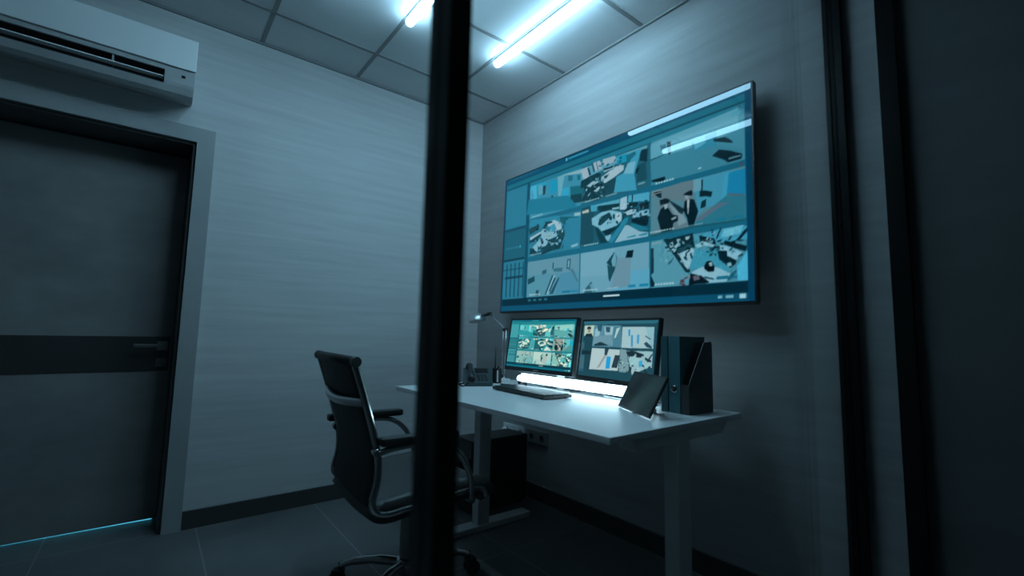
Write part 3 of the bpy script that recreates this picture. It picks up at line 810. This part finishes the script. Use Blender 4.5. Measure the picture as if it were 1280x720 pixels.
DRAW_M2 = '''
p1c4a58 0 0 0 1000 0 1000 1000 0 1000
p2a6a7c 0 0 10 1000 10 1000 45 0 45
p2a5f70 0 0 100 80 100 80 930 0 930
p2c6a7c 0 14 15 986 16 985 58 19 67
pb9d0c0 0 21 85 172 79 178 290 32 284
p1c323c 0 33 293 65 239 144 233 171 291
p1f4856 0 27 302 171 291 171 888 24 900
p18303c 0 29 556 181 553 173 614 27 618
p2a3038 0 62 126 88 99 126 115 129 149 68 152
pa09080 0 74 152 122 149 123 209 93 225
p3a6474 0 -10 393 50 387 56 526 -4 534
p426a78 0 6 638 73 629 83 888 16 893
p5a8ea0 0 176 79 559 89 587 460 173 469
p93bccb 0 193 154 278 117 265 267 193 306
p2b5a6c 0 221 86 288 83 286 199 237 185
p93b8c6 0 317 107 420 103 434 254 345 261
p2a5868 0 344 114 408 111 411 208 359 203
p9cc4c8 0 421 111 452 109 446 253 428 255
p4a8094 0 458 109 555 105 574 446 478 458
pb0d0cc 0 498 139 544 121 500 297 477 315
p1e3a46 0 222 388 274 366 413 441 201 457
p6f98a8 0 185 290 434 254 476 442 289 381 185 442
pa6c6cc 0 573 112 961 115 971 455 588 468
p2a90c4 0 653 162 678 160 683 266 665 267
p2a90c4 0 695 250 717 248 730 442 710 445
p4a9ed0 0 766 244 798 242 800 389 775 385
p8cbcc8 0 867 135 962 130 969 441 934 431
p26485a 0 858 383 886 351 954 429 951 458 894 437
p3a5c6c 0 867 251 933 303 924 318 863 266
pb5ccd0 0 176 494 573 501 575 854 170 880
p2a4450 0 366 488 424 489 403 613 371 618
p9a9c9c 0 376 601 397 614 318 825 279 849
p20a0dc 0 405 629 462 628 462 829 405 841
p263c48 0 515 596 581 594 559 810 485 809
p7c9ea6 0 577 485 655 498 728 867 588 867
p9cc0c8 0 662 512 969 498 974 726 752 892
p142c34 0 652 529 739 501 768 572 706 628 673 572
p142c34 0 785 525 851 545 846 604 783 615
p9cc8cc 0 703 598 814 610 814 728 717 747
p3aa8d4 0 820 668 860 646 864 748 827 755
p142c34 0 887 597 962 642 955 672 891 640
p18303a 0 958 543 973 540 925 678 912 651
p142c34 0 707 764 742 773 739 864 715 854
p142c34 0 741 516 763 513 873 556 870 586 743 546
p142c34 0 937 738 963 721 956 749 930 766
pb6d4d4 0 911 814 926 828 932 857 917 843
p142c34 0 676 839 691 851 696 877 681 865
p9cc8cc 0 615 709 639 690 631 724 607 743
p9cc8cc 0 615 700 626 706 628 732 617 726
p142c34 0 889 776 904 782 906 820 891 814
p244a58 0 782 793 796 797 797 810 784 807
pb6d4d4 0 822 777 849 767 845 806 818 817
p9cc8cc 0 584 729 604 723 601 744 581 751
p9cc8cc 0 679 707 708 706 708 720 679 720
p244a58 0 688 865 711 881 717 906 695 890
p142c34 0 699 836 719 841 721 875 702 869
pb6d4d4 0 625 779 634 792 640 828 631 815
p9cc8cc 0 578 788 597 774 591 790 572 805
p9cc8cc 0 910 717 936 712 934 743 907 749
pb6d4d4 0 825 881 838 860 830 880 816 900
p244a58 0 738 734 763 738 765 762 740 757
p244a58 0 882 834 909 811 900 839 872 863
p244a58 0 583 663 608 661 608 677 582 679
p244a58 0 929 773 944 786 949 800 934 787
p142c34 0 902 807 926 813 929 851 905 845
p9cc8cc 0 827 767 847 776 850 817 831 808
p244a58 0 601 749 612 725 602 744 592 768
p142c34 0 584 705 611 718 616 742 589 729
p244a58 0 927 825 940 823 939 847 926 850
pb6d4d4 0 954 726 974 735 978 753 958 744
p244a58 0 873 869 901 865 899 901 871 905
p142c34 0 860 709 882 726 889 760 867 742
p244a58 0 639 788 665 769 658 792 631 811
p244a58 0 709 695 724 678 717 690 702 707'''
# ------------------------------------------------------------------ ceiling tubes
def tube_light(x, label):
    t = thing('ceiling_tube_light', label, 'ceiling light', (x, 1.765, H), group='linear tube lights on the ceiling')
    L = .49
    MB().box(-.017, .017, -L + .01, L - .01, -.022, 0).build('housing', 'steel', t)
    r = .0235; z = -.036; pts = []; rs = []
    for k in range(7):
        a = PI / 2 * k / 6; pts.append((0, -L + r - r * math.cos(a), z)); rs.append(max(r * math.sin(a), .0005))
    for k in range(7):
        a = PI / 2 * (1 - k / 6); pts.append((0, L - r + r * math.cos(a), z)); rs.append(max(r * math.sin(a), .0005))
    MB().tube(pts, rs, 16).build('diffuser', 'tube', t)
    return t
tube_light(1.603, 'glowing white tube light on the ceiling nearest the wall display')
tube_light(1.0, 'glowing white tube light at the ceiling top edge left of the black mullion')
tube_light(.52, 'white tube light outside the picture, seen as the lower streak reflected in the display')

# ------------------------------------------------------------------ air conditioner
t = thing('air_conditioner', 'white split air conditioner mounted high on the wall above the door', 'air conditioner', (-.36, YB, 2.2))
hw = .445
prof = [(0, .02), (0, .36), (-.20, .36), (-.215, .35), (-.215, .175), (-.21, .165), (-.20, .10), (-.165, .035), (-.12, 0), (-.03, 0)]
def ysec(pr, x0, x1, name, m, par): return MB().prism(pr, x0, x1, 'yz').build(name, m, par)
# body is cut by the outlet slot: upper body, slot back, lower lip, end cheeks
ysec([(0, .086), (0, .352), (-.196, .352), (-.205, .345), (-.205, .172), (-.06, .170), (-.06, .10), (-.200, .093), (-.186, .060), (-.165, .044), (-.12, .05), (0, .085)], -hw, hw - .125, 'housing', 'acgrey', t)
ysec([(0, .086), (0, .352), (-.196, .352), (-.205, .345), (-.205, .172), (-.204, .11), (-.200, .093), (-.186, .060), (-.165, .044), (-.12, .05), (0, .085)], hw - .125, hw, 'end_housing', 'acgrey', t)
MB().box(-hw - .002, hw + .002, -.217, -.2055, .188, .355, bev=.003).build('front_panel', 'white', t)
MB().box(-hw, hw - .125, -.206, -.199, .163, .172).build('slot_trim', 'acgrey', t)
MB().box(-hw + .01, hw - .127, -.178, -.06, .1005, .110).box(-hw + .01, hw - .127, -.178, -.06, .158, .1695).box(-hw + .01, hw - .127, -.064, -.06, .110, .158).build('outlet_grille', 'rubber', t)
MB().box(-hw + .01, hw - .13, -.208, -.165, .122, .127).build('louver', 'white', t)
for x in (.12,): MB().box(x - .003, x + .003, -.200, -.12, .127, .165).build('louver_pin', 'acgrey', t)
MB().box(hw - .055, hw - .040, -.208, -.200, .142, .155).build('sensor_window', 'gloss', t)

# ------------------------------------------------------------------ screens drawn as camera feeds
def raster(txt, W, Hh, grade=None, clutter=None):
    ss = 2; w_, h_ = W * ss, Hh * ss
    img = np.zeros((h_, w_, 3)); yy, xx = np.mgrid[0:h_, 0:w_]; U = (xx + .5) / w_; Vv = (yy + .5) / h_
    for line in txt.strip().split('\n'):
        p = line.split(); col = [int(p[0][1 + i:3 + i], 16) / 255 for i in (0, 2, 4)]
        c = [float(a) / 1000 for a in p[2:]]; us = c[0::2]; vs_ = c[1::2]
        x0 = max(0, int(min(us) * w_)); x1 = min(w_, int(max(us) * w_) + 2); y0 = max(0, int(min(vs_) * h_)); y1 = min(h_, int(max(vs_) * h_) + 2)
        if x1 <= x0 or y1 <= y0: continue
        u = U[y0:y1, x0:x1]; v = Vv[y0:y1, x0:x1]; ins = np.zeros(u.shape, bool); n = len(us); j = n - 1
        for i in range(n):
            if vs_[i] != vs_[j]:
                ins ^= ((vs_[i] > v) != (vs_[j] > v)) & (u < (us[j] - us[i]) * (v - vs_[i]) / (vs_[j] - vs_[i]) + us[i])
            j = i
        img[y0:y1, x0:x1][ins] = col
    img = img.reshape(Hh, ss, W, ss, 3).mean(axis=(1, 3))
    rs = np.random.RandomState(3)
    for (u0, v0, u1, v1, amp) in clutter or []:      # fine desk-top clutter seen by the cameras
        a = img[int(v0 * Hh):int(v1 * Hh), int(u0 * W):int(u1 * W)]
        nz = rs.rand(*a.shape[:2]); nz = (nz + np.roll(nz, 1, 0) + np.roll(nz, 1, 1)) / 3 - .5
        a += nz[..., None] * amp
    k = (img + np.roll(img, 1, 0) + np.roll(img, -1, 0) + np.roll(img, 1, 1) + np.roll(img, -1, 1)) / 5
    img = img * .5 + k * .5
    if grade: img = grade(img)
    img = np.clip(img, 0, 1)
    return np.where(img <= .04045, img / 12.92, ((img + .055) / 1.055) ** 2.4)
def screen(name, img, w_, h_, m, parent, mtx):
    """a flat lit panel, w_ x h_ metres: local x runs right, z up, faces -y"""
    Hh, W, _ = img.shape
    us = (np.arange(W + 1) / W - .5) * w_; zs = (.5 - np.arange(Hh + 1) / Hh) * h_
    X, Z = np.meshgrid(us, zs); co = np.stack([X, np.zeros_like(X), Z], -1).reshape(-1, 3)
    co = co @ np.array(mtx.to_3x3()).T + np.array(mtx.translation)
    idx = np.arange((W + 1) * (Hh + 1)).reshape(Hh + 1, W + 1)
    fs = np.stack([idx[1:, :-1], idx[1:, 1:], idx[:-1, 1:], idx[:-1, :-1]], -1).reshape(-1, 4)
    me = bpy.data.meshes.new(name); me.from_pydata(co.tolist(), [], fs.tolist()); me.update()
    pad = np.pad(img, ((0, 1), (0, 1), (0, 0)), 'edge')
    at = me.color_attributes.new('feed', 'FLOAT_COLOR', 'POINT')
    at.data.foreach_set('color', np.concatenate([pad, np.ones(pad.shape[:2] + (1,))], -1).reshape(-1).astype(np.float32))
    me.materials.append(m); o = bpy.data.objects.new(name, me); C.objects.link(o); o.parent = parent
    return o
M['tvscreen'] = screen_mat('display_panel', .85, .012, .3)
M['monscreen'] = screen_mat('monitor_panel', 1.05, .2, .4)
office = [(.165, .40, .37, .62, .14), (.436, .18, .56, .35, .12), (.50, .41, .70, .56, .12), (.74, .67, .98, .78, .16), (.80, .78, .98, .90, .08)]
tv_img = raster(DRAW_TV, 480, 262, lambda i: (i - .38) * 1.28 + .37, office)
# faces -X: local x -> world -Y, local -y -> world -X
FACE = Matrix(((0, 1, 0, 0), (-1, 0, 0, 0), (0, 0, 1, 0), (0, 0, 0, 1)))
tvw, tvh = 1.745, .964; TVX = 1.952
t = thing('wall_display', 'huge wall-mounted screen showing nine security camera feeds', 'television', (TVX, 1.717, 1.694), (0, math.radians(1.5), 0))
screen('screen', tv_img, tvw - .008, tvh - .010, M['tvscreen'], t, FACE)
b = MB()
b.box(-.002, .03, -tvw / 2, tvw / 2, tvh / 2 - .005, tvh / 2).box(-.002, .03, -tvw / 2, tvw / 2, -tvh / 2 - .008, -tvh / 2 + .005)
b.box(-.002, .03, tvw / 2 - .004, tvw / 2, -tvh / 2, tvh / 2).box(-.002, .03, -tvw / 2 - .004, -tvw / 2 + .004, -tvh / 2, tvh / 2)
b.build('bezel', 'blackplastic', t)
MB().box(.004, .035, -tvw / 2 + .004, tvw / 2 - .004, -tvh / 2 + .004, tvh / 2 - .004).build('back_cover', 'blackplastic', t)
MB().box(.035, XR - TVX, -.35, .35, -.22, .22).build('wall_bracket', 'blackplastic', t)

def monitor(loc, yaw, tilt, img, label, w_=.545, h_=.292, zb=.86, nk=.185, bs=.13):
    t = thing('monitor', label, 'monitor', loc, (0, 0, yaw), 'monitors on the desk')
    # local: faces -x, bottom edge at height zb-loc.z
    zc = zb - loc[2]
    A = T(0, 0, zc) @ Matrix.Rotation(tilt, 4, 'Y')
    screen('screen', img, w_ - .016, h_ - .03, M['monscreen'], t, A @ T(-.0012, 0, h_ / 2 + .006) @ FACE)
    b = MB(); W2 = w_ / 2
    b.box(-.003, .02, -W2, W2, 0, .021, A).box(-.003, .02, -W2, W2, h_ - .009, h_, A).box(-.003, .02, -W2, -W2 + .008, .02, h_ - .008, A).box(-.003, .02, W2 - .008, W2, .02, h_ - .008, A)
    b.build('bezel', 'blackplastic', t)
    MB().box(0, .024, -W2 + .003, W2 - .003, .003, h_ - .003, A).box(.02, .05, -.12, .12, .05, .22, A).build('back_cover', 'blackplastic', t)
    MB().box(-.0036, -.003, -.02, .02, .008, .013, A).build('badge', 'steel', t)
    MB().box(nk, nk + .02, -.03, .03, .008, zc + .16).box(.055, nk, -.025, .025, zc + .12, zc + .15).build('neck', 'steel', t)
    MB().box(bs, bs + .13, -.125, .125, 0, .009, bev=.002).build('base', 'steel', t)
    return t
def grade1(i):
    m = i * np.array([2.0, 1.55, 1.25]) - np.array([.19, .14, .08]); return m
m1_img = raster(DRAW_TV, 210, 116, grade1, office)
m2_img = raster(DRAW_M2, 210, 116, lambda i: i * 1.02, [(.5, .62, .95, .92, .15), (.22, .15, .5, .5, .08)])
DZ = .76
monitor((1.615, 1.834, DZ), 0, math.radians(8.5), m1_img, 'left desk monitor showing nine small camera feeds', .532)
monitor((1.70, 1.400, DZ), math.radians(-8), math.radians(8.5), m2_img, 'right desk monitor showing four feeds and a portrait', .515, .306, .84, .10, .065)

# ------------------------------------------------------------------ light bar
t = thing('light_bar', 'bright white linear lamp on the desk behind and below the monitors', 'lamp', (1.735, 1.65, DZ))
pts = []; rs = []; r = .018; L = .475
for k in range(7):
    a = PI / 2 * k / 6; pts.append((0, -L + r - r * math.cos(a), .043)); rs.append(max(r * math.sin(a), .0005))
for k in range(7):
    a = PI / 2 * (1 - k / 6); pts.append((0, L - r + r * math.cos(a), .043)); rs.append(max(r * math.sin(a), .0005))
MB().tube(pts, rs, 16).build('diffuser', 'bar', t)
MB().box(.010, .024, -L + .02, L - .02, .028, .066).build('housing', 'steel', t)
MB().box(.008, .024, -L + .03, L - .02, .066, .070).build('top_strip', 'bar', t)
for y in (-.44, .44): MB().box(-.02, .03, y - .012, y + .012, 0, .03).build('foot', 'blackplastic', t)

# ------------------------------------------------------------------ desk
ang = 0
t = thing('standing_desk', 'white rectangular standing desk with two column legs against the display wall', 'desk', (1.508, 1.66, 0), (0, 0, ang))
MB().box(-.41, .41, -.752, .752, DZ - .022, DZ, bev=.002).build('tabletop', 'desktop', t)
MB().box(-.06, .06, -.60, .60, DZ - .055, DZ - .0225).build('crossbeam', 'leg', t)
for s, y in ((-1, -.715), (1, .49)):
    lg = MB().box(-.038, .038, y - .029, y + .029, .03, DZ - .06, bev=.004).build('leg', 'leg', t)
    MB().box(-.030, .030, y - .022, y + .022, .028, .05).build('inner_column', 'steel', lg)
    MB().box(-.33, .33, y - .04, y + .04, 0, .03, bev=.004).build('foot', 'leg', t)
    MB().prism([(-.30, DZ - .0225), (.30, DZ - .0225), (.27, DZ - .062), (-.27, DZ - .062)], y - .03, y + .03, 'xz').build('support_bracket', 'leg', t)

# ------------------------------------------------------------------ keyboard
t = thing('keyboard', 'black keyboard on the white desk in front of the left monitor', 'keyboard', (1.548, 1.80, DZ), (0, 0, math.radians(-4)))
MB().box(-.085, .085, -.225, .225, .004, .018, bev=.003).build('case', 'blackplastic', t)
k = MB()
for r_ in range(6):
    for c_ in range(22):
        if r_ == 0 and 5 < c_ < 12: continue
        k.box(-.075 + r_ * .0255, -.075 + r_ * .0255 + .021, -.217 + c_ * .0198, -.217 + c_ * .0198 + .0165, .018, .0225)
k.box(-.075, -.054, -.098, .02, .018, .0225)
k.build('keys', 'phone', t)
for x in (-.075, .055):
    for y in (-.19, .19): MB().box(x, x + .02, y - .012, y + .012, 0, .005).build('foot', 'rubber', t)

# ------------------------------------------------------------------ tablet on stand
BL = Vector((1.592, 1.276, DZ + .006)); BR = Vector((1.450, 1.022, DZ + .006)); TR = Vector((1.510, .973, .913))
ux = (BR - BL).normalized(); uz = (TR - BR); tw = (BR - BL).length; th_ = uz.length; uz = (uz - ux * uz.dot(ux)).normalized(); un = uz.cross(ux) * -1
MT = Matrix(((ux.x, -un.x, uz.x, 0), (ux.y, -un.y, uz.y, 0), (ux.z, -un.z, uz.z, 0), (0, 0, 0, 1)))
ctr = (BL + BR) / 2
t = thing('tablet', 'dark switched-off tablet leaning on a small stand at the desk corner', 'tablet', (ctr.x, ctr.y, DZ))
MM = T(0, 0, .006) @ MT
if (MM.to_3x3() @ Vector((0, -1, 0))).dot(-ctr) < 0: pass
MB().box(-tw / 2, tw / 2, 0, .009, 0, th_, MM, bev=.003).build('case', 'blackplastic', t)
MB().box(-tw / 2 + .006, tw / 2 - .006, -.0008, .0002, .006, th_ - .006, MM).build('screen', mat('tablet_glass', (.03, .034, .036), .16, var=.5, scale=(14, 14, 14), spec=.8), t)
bd = MM.to_3x3() @ Vector((0, 1, 0)); bd.z = 0; bd.normalize()
st = MB(); a = Vector((0, 0, .10)) + bd * .055; e = bd * .10; s2 = ux * .03
st.tube([a, e + Vector((0, 0, .006))], .006, 8); st.box(-.05, .05, -.012, .012, 0, .006, T(e.x, e.y, 0) @ Rz(math.atan2(ux.y, ux.x)))
st.tube([e + Vector((0, 0, .004)), Vector((0, 0, .004))], .005, 8)
st.build('stand', 'white', t)

# ------------------------------------------------------------------ files
t = thing('magazine_file', 'dark grey magazine file with slanted side at the right end of the desk', 'file box', (1.67, 1.010, DZ), (0, 0, math.radians(-3)))
w0, w1, hh = -.0, .19, .285
sl = [(0, 0), (.165, 0), (.165, hh - .012), (.158, hh), (.105, hh - .004), (.012, .135), (0, .115)]
MB().prism(sl, -.020, -.0175).build('side_panel', 'darkfile', t)
MB().prism(sl, .0125, .015).build('side_panel', 'darkfile', t)
MB().box(0, .165, -.0175, .0125, 0, .003).build('bottom_panel', 'darkfile', t)
MB().box(.162, .165, -.0175, .0125, .003, hh - .012).build('back_panel', 'darkfile', t)
MB().box(0, .003, -.0175, .0125, .003, .115).build('front_panel', 'darkfile', t)
ed = MB(); e = [(0, .115), (.012, .135), (.105, hh - .004), (.158, hh)]
ed.tube([(x, -.021, z) for x, z in e], .0014, 6); ed.build('edge_trim', 'edgegrey', t)
def binder(y, wd, label, hole, m):
    t = thing('ring_binder', label, 'binder', (1.672, y, DZ), (0, 0, math.radians(-3)), 'ring binders beside the magazine file')
    MB().box(0, .003, -wd / 2, wd / 2, 0, .305).build('spine', m, t)
    MB().box(.003, .175, -wd / 2, -wd / 2 + .003, 0, .305).build('cover', m, t)
    MB().box(.003, .175, wd / 2 - .003, wd / 2, 0, .305).build('cover', m, t)
    MB().box(.01, .17, -wd / 2 + .004, wd / 2 - .004, .004, .297).build('paper_block', 'darkfile', t)
    if hole:
        mt = T(-.001, 0, .095) @ Matrix.Rotation(-PI / 2, 4, 'Y')
        MB().lathe([(.0118, 0), (.0145, .0005), (.0145, .002), (.0118, .002)], 20, mt).build('finger_ring', 'chrome', t)
        MB().lathe([(.0115, 0), (.0115, .0024), (.0005, .0024)], 20, mt).build('finger_hole', 'rubber', t)
    return t
binder(1.055, .052, 'teal ring binder with a metal finger hole next to the magazine file', True, 'teal')
binder(1.1, .032, 'darker teal binder partly hidden behind the right monitor edge', False, 'tealdark')

# ------------------------------------------------------------------ desk lamp
LX, LY = 1.80, 2.355
t = thing('desk_lamp', 'chrome desk lamp with dome shade and double-rod arm at the back of the desk', 'lamp', (LX, LY, DZ))
MB().lathe([(.046, 0), (.046, .01), (.040, .016), (.012, .018), (.01, .035)], 28).build('base', 'white', t)
def q(x, y, z): return (x - LX, y - LY, z - DZ)
a0 = (LX, 2.345, .79); a1 = (LX, 2.335, 1.083); a2 = (LX, 2.52, 1.192)
MB().tube([q(*a0), q(*a1)], .0042, 8).tube([q(a0[0], a0[1] + .03, a0[2]), q(a1[0], a1[1] + .03, a1[2] + .006)], .0042, 8).build('lower_arm', 'steel', t)
MB().tube([q(*a1), q(*a2)], .0045, 8).tube([q(a1[0], a1[1] + .03, a1[2] + .006), q(a2[0], a2[1] + .012, a2[2] + .01)], .003, 8).build('upper_arm', 'steel', t)
for j in ((a1[1] + .01, 1.086, .011), (a0[1] + .012, .79, .012), (2.524, 1.196, .009)):
    MB().tube([q(LX - .014, j[0], j[1]), q(LX + .014, j[0], j[1])], j[2], 12).build('joint', 'blackplastic', t)
hm = T(*q(LX, 2.665, 1.142)) @ Matrix.Rotation(math.radians(-12), 4, 'X')
MB().lathe([(.060, 0), (.0605, .004), (.058, .018), (.049, .036), (.034, .050), (.018, .058), (.0005, .060)], 32, hm).build('lamp_shade', 'shade', t)
MB().lathe([(.058, .001), (.055, .018), (.047, .034), (.030, .047), (.0005, .055)], 32, hm).build('shade_lining', 'blackplastic', t)
MB().tube([q(*a2), q(LX, 2.565, 1.186), q(LX, 2.61, 1.182)], .010, 10).build('switch_housing', 'blackplastic', t)

# ------------------------------------------------------------------ telephone
t = thing('telephone', 'dark desk telephone with handset at the far end of the desk', 'telephone', (1.455, 2.225, DZ), (0, 0, math.radians(-27)))
MB().prism([(-.02, 0), (.15, 0), (.15, .09), (.137, .094), (-.02, .020)], -.02, .135, 'yz').build('body', 'phone', t)
def sl_(y): return .020 + (y + .02) * (.074 / .157)
kk = MB()
for i in range(4):
    for j in range(3):
        y = .0 + i * .016; x = .050 + j * .021
        kk.prism([(y, sl_(y) - .001), (y + .012, sl_(y + .012) - .001), (y + .012, sl_(y + .012) + .004), (y, sl_(y) + .004)], x, x + .016, 'yz')
kk.build('keypad', 'blackplastic', t)
MB().prism([(.08, sl_(.08)), (.12, sl_(.12)), (.12, sl_(.12) + .003), (.08, sl_(.08) + .003)], .045, .12, 'yz').build('display', 'gloss', t)
hp = [(.012, -.012, sl_(-.01) + .014), (.012, .03, sl_(.03) + .03), (.012, .09, sl_(.09) + .03), (.012, .128, sl_(.128) + .012)]
MB().tube(smooth_path(hp, 6), [.021] * 4 + [.014] * 11 + [.021] * 4, 12).build('handset', 'blackplastic', t)
MB().tube(smooth_path([(.005, -.03, .03), (-.03, -.04, .006), (-.05, 0, .006), (-.05, .06, .006), (-.02, .09, .006)], 8), .004, 8).build('cord', 'rubber', t)

# ------------------------------------------------------------------ two-way radio, pens
t = thing('two_way_radio', 'small black two-way radio with thin aerial beside the telephone', 'radio', (1.69, 2.275, DZ), (0, 0, .3))
MB().box(-.017, .017, -.023, .023, 0, .092, bev=.004).build('body', 'blackplastic', t)
MB().tube([(0, .014, .09), (0, .014, .105), (0, .014, .22)], [.006, .0045, .002], 8).build('aerial', 'rubber', t)
MB().lathe([(.007, 0), (.007, .01), (.006, .012)], 12, T(0, -.010, .092)).build('knob', 'blackplastic', t)
MB().box(-.019, -.017, -.023, -.012, .01, .08).build('side_stripe', 'white', t)
def pen(loc, rz, label, m):
    t = thing('pen', label, 'pen', loc, (0, 0, rz), 'pens lying on the desk')
    MB().tube([(-.065, 0, .005), (.055, 0, .005)], .005, 10).build('barrel', m, t)
    MB().tube([(.055, 0, .005), (.068, 0, .004)], [.005, .001], 10).build('tip', 'steel', t)
    return t
pen((1.60, 2.10, DZ), 2.2, 'white pen lying on the desk in front of the two-way radio', 'white')
pen((1.67, 2.13, DZ), 1.9, 'dark pen lying beside the white pen on the desk', 'phone')

# ------------------------------------------------------------------ computer under the desk
t = thing('computer_tower', 'black computer tower on the floor under the left end of the desk', 'computer', (1.77, 2.42, 0))
MB().box(-.21, .21, -.1, .1, .012, .42, bev=.006).build('case', 'blackplastic', t)
MB().box(-.214, -.21, -.09, .09, .03, .41).build('front_panel', 'gloss', t)
for x in (-.16, .16): MB().box(x - .02, x + .02, -.09, .09, 0, .013).build('foot', 'rubber', t)

# ------------------------------------------------------------------ sockets and cables
def outlet(y0, y1, z0, z1, n, label, m):
    t = thing('power_outlet', label, 'power outlet', (XR, (y0 + y1) / 2, (z0 + z1) / 2), group='power outlets under the desk')
    hy, hz = (y1 - y0) / 2, (z1 - z0) / 2
    MB().box(-.010, 0, -hy, hy, -hz, hz, bev=.002).build('frame', m, t)
    for i in range(n):
        c = -hy + (i + .5) * 2 * hy / n
        mt = T(-.0105, c, 0) @ Matrix.Rotation(-PI / 2, 4, 'Y')
        MB().lathe([(.0195, 0), (.0195, .001), (.018, .001), (.0175, .0004), (.0005, .0004)], 20, mt).build('socket', 'blackplastic', t)
    return t
outlet(2.43, 2.66, .352, .432, 3, 'white triple power outlet with plugs on the wall under the desk', 'white')
outlet(2.20, 2.40, .352, .432, 2, 'grey double power outlet on the wall right of the white one', 'outletgrey')
for i, (y, lab) in enumerate(((2.625, 'left white plug with cable in the white outlet'), (2.545, 'middle white plug with cable in the white outlet'), (2.465, 'right-hand grey plug with black cable in the white outlet'))):
    t = thing('power_plug', lab, 'plug', (XR - .012, y, .392), group='plugs in the white outlet')
    MB().tube([(0, 0, 0), (-.028, 0, 0)], [.017, .014], 14).build('plug_body', 'white' if i != 2 else 'outletgrey', t)
    MB().tube(smooth_path([(-.026, 0, 0), (-.05, 0, -.01), (-.06, -.01 * i, -.10), (-.05, -.03 + .02 * i, -.25), (-.06, -.05, -.386)], 6), .0035, 8).build('cord', 'outletgrey' if i < 2 else 'rubber', t)

# ------------------------------------------------------------------ office chair
t = thing('office_chair', 'black mesh office chair with chrome frame and armrests pulled up to the desk', 'chair', (.912, 1.82, 0), (0, 0, math.radians(-3)))
HW = .255
sp = [(-.335, .95), (-.318, .90), (-.285, .80), (-.255, .70), (-.236, .62), (-.234, .54), (-.248, .475), (-.238, .44), (-.195, .422), (-.1, .43), (.06, .443), (.16, .450), (.20, .44), (.217, .41)]
path = smooth_path([(x, 0, z) for x, z in sp], 5)
for s in (-1, 1):
    MB().tube([(p.x, s * HW, p.z) for p in path], .0125, 10).build('side_rail', 'chrome', t)
def sling(i0, i1, off, th2, name, m, hw):
    pp = path[i0:i1]; vs_ = []; n = len(pp); K = 9
    for side in (0, 1):
        for i, p_ in enumerate(pp):
            tt = (path[min(i0 + i + 1, len(path) - 1)] - path[max(i0 + i - 1, 0)]).normalized(); nn = Vector((-tt.z, 0, tt.x))
            if nn.x < 0 and nn.z < 0: nn = -nn
            for k in range(K):
                y = -hw + 2 * hw * k / (K - 1); dip = .012 * (1 - (y / hw) ** 2)
                c = p_ + nn * (off - dip + (th2 if side else 0)); vs_.append((c.x, y, c.z))
    fs = []
    for side in (0, 1):
        o = side * n * K
        for i in range(n - 1):
            for k in range(K - 1): fs.append((o + i * K + k, o + i * K + k + 1, o + (i + 1) * K + k + 1, o + (i + 1) * K + k))
    N = n * K
    for i in range(n - 1):
        for k in (0, K - 1): fs.append((i * K + k, (i + 1) * K + k, N + (i + 1) * K + k, N + i * K + k))
    for k in range(K - 1):
        for i in (0, n - 1): fs.append((i * K + k, i * K + k + 1, N + i * K + k + 1, N + i * K + k))
    return MB().add(vs_, fs, True).build(name, m, t)
sling(0, 36, -.004, .010, 'backrest', 'leather', HW - .010)
sling(36, len(path), -.030, .072, 'seat', 'leather_soft', HW + .004)
MB().tube([(-.335, -HW - .012, .953), (-.335, HW + .012, .953)], .018, 14).build('headroll', 'leather', t)
for s in (-1, 1): MB().tube([(-.335, s * (HW + .012), .953), (-.335, s * (HW + .018), .953)], .019, 14).build('end_cap', 'chrome', t)
br = MB()
pts = [(-.291 - .035 * math.cos(PI * u / 2), u * HW, .812 - .012 * math.cos(PI * u / 2)) for u in [(-1 + i / 8) for i in range(17)]]
br.tube(pts, .016, 10)
br.build('back_brace', 'shade', t)
for s in (-1, 1):
    y = s * (HW + .022)
    ap = smooth_path([(-.245, y, .640), (-.18, y, .652), (-.07, y, .655), (.02, y, .640), (.088, y, .585), (.128, y, .50), (.135, y, .415)], 6)
    am = MB().tube(ap, .0115, 10).tube([(.135, s * (HW - .01), .418), (.135, y + s * .008, .418)], .014, 10).tube([(-.245, s * (HW - .008), .640), (-.245, y + s * .006, .640)], .015, 10)
    arm = am.build('armrest', 'chrome', t)
    MB().box(-.28 if s > 0 else -.24, .062, y - .026, y + .026, .662, .692, bev=.011).build('arm_pad', 'blackplastic', arm)
MB().box(-.13, .13, -.11, .11, .37, .425, bev=.012).build('tilt_mechanism', 'blackplastic', t)
MB().tube([(-.1, -HW, .412), (-.1, HW, .412)], .011, 10).tube([(.12, -HW, .428), (.12, HW, .428)], .011, 10).build('cross_tube', 'chrome', t)
MB().tube([(.0, -.10, .40), (.0, -.24, .392)], .005, 8).tube([(0, -.235, .392), (0, -.275, .39)], .009, 8).build('tilt_lever', 'blackplastic', t)
MB().lathe([(.034, .10), (.034, .30), (.037, .305), (.037, .315), (.02, .316), (.02, .375)], 24).build('gas_cylinder', 'acgrey', t)
MB().lathe([(.030, .065), (.045, .085), (.046, .125), (.036, .14)], 24).build('hub', 'chrome', t)
for k_ in range(5):
    an = math.radians(140 + 72 * k_); mt = Rz(an)
    lg = MB().tube(smooth_path([(.03, 0, .112), (.12, 0, .118), (.22, 0, .105), (.285, 0, .082)], 5), [.019] * 6 + [.016] * 5 + [.013] * 5, 12, mtx=mt).build('base_leg', 'chrome', t)
    cs = MB()
    for s in (-1, 1):
        cs.tube([(.30, s * .006, .03), (.30, s * .024, .03)], .03, 18, mtx=mt)
    cs.tube([(.285, 0, .07), (.285, 0, .095)], .008, 10, mtx=mt).box(.27, .315, -.02, .02, .055, .068, mt, bev=.004)
    cs.build('caster', 'rubber', lg)
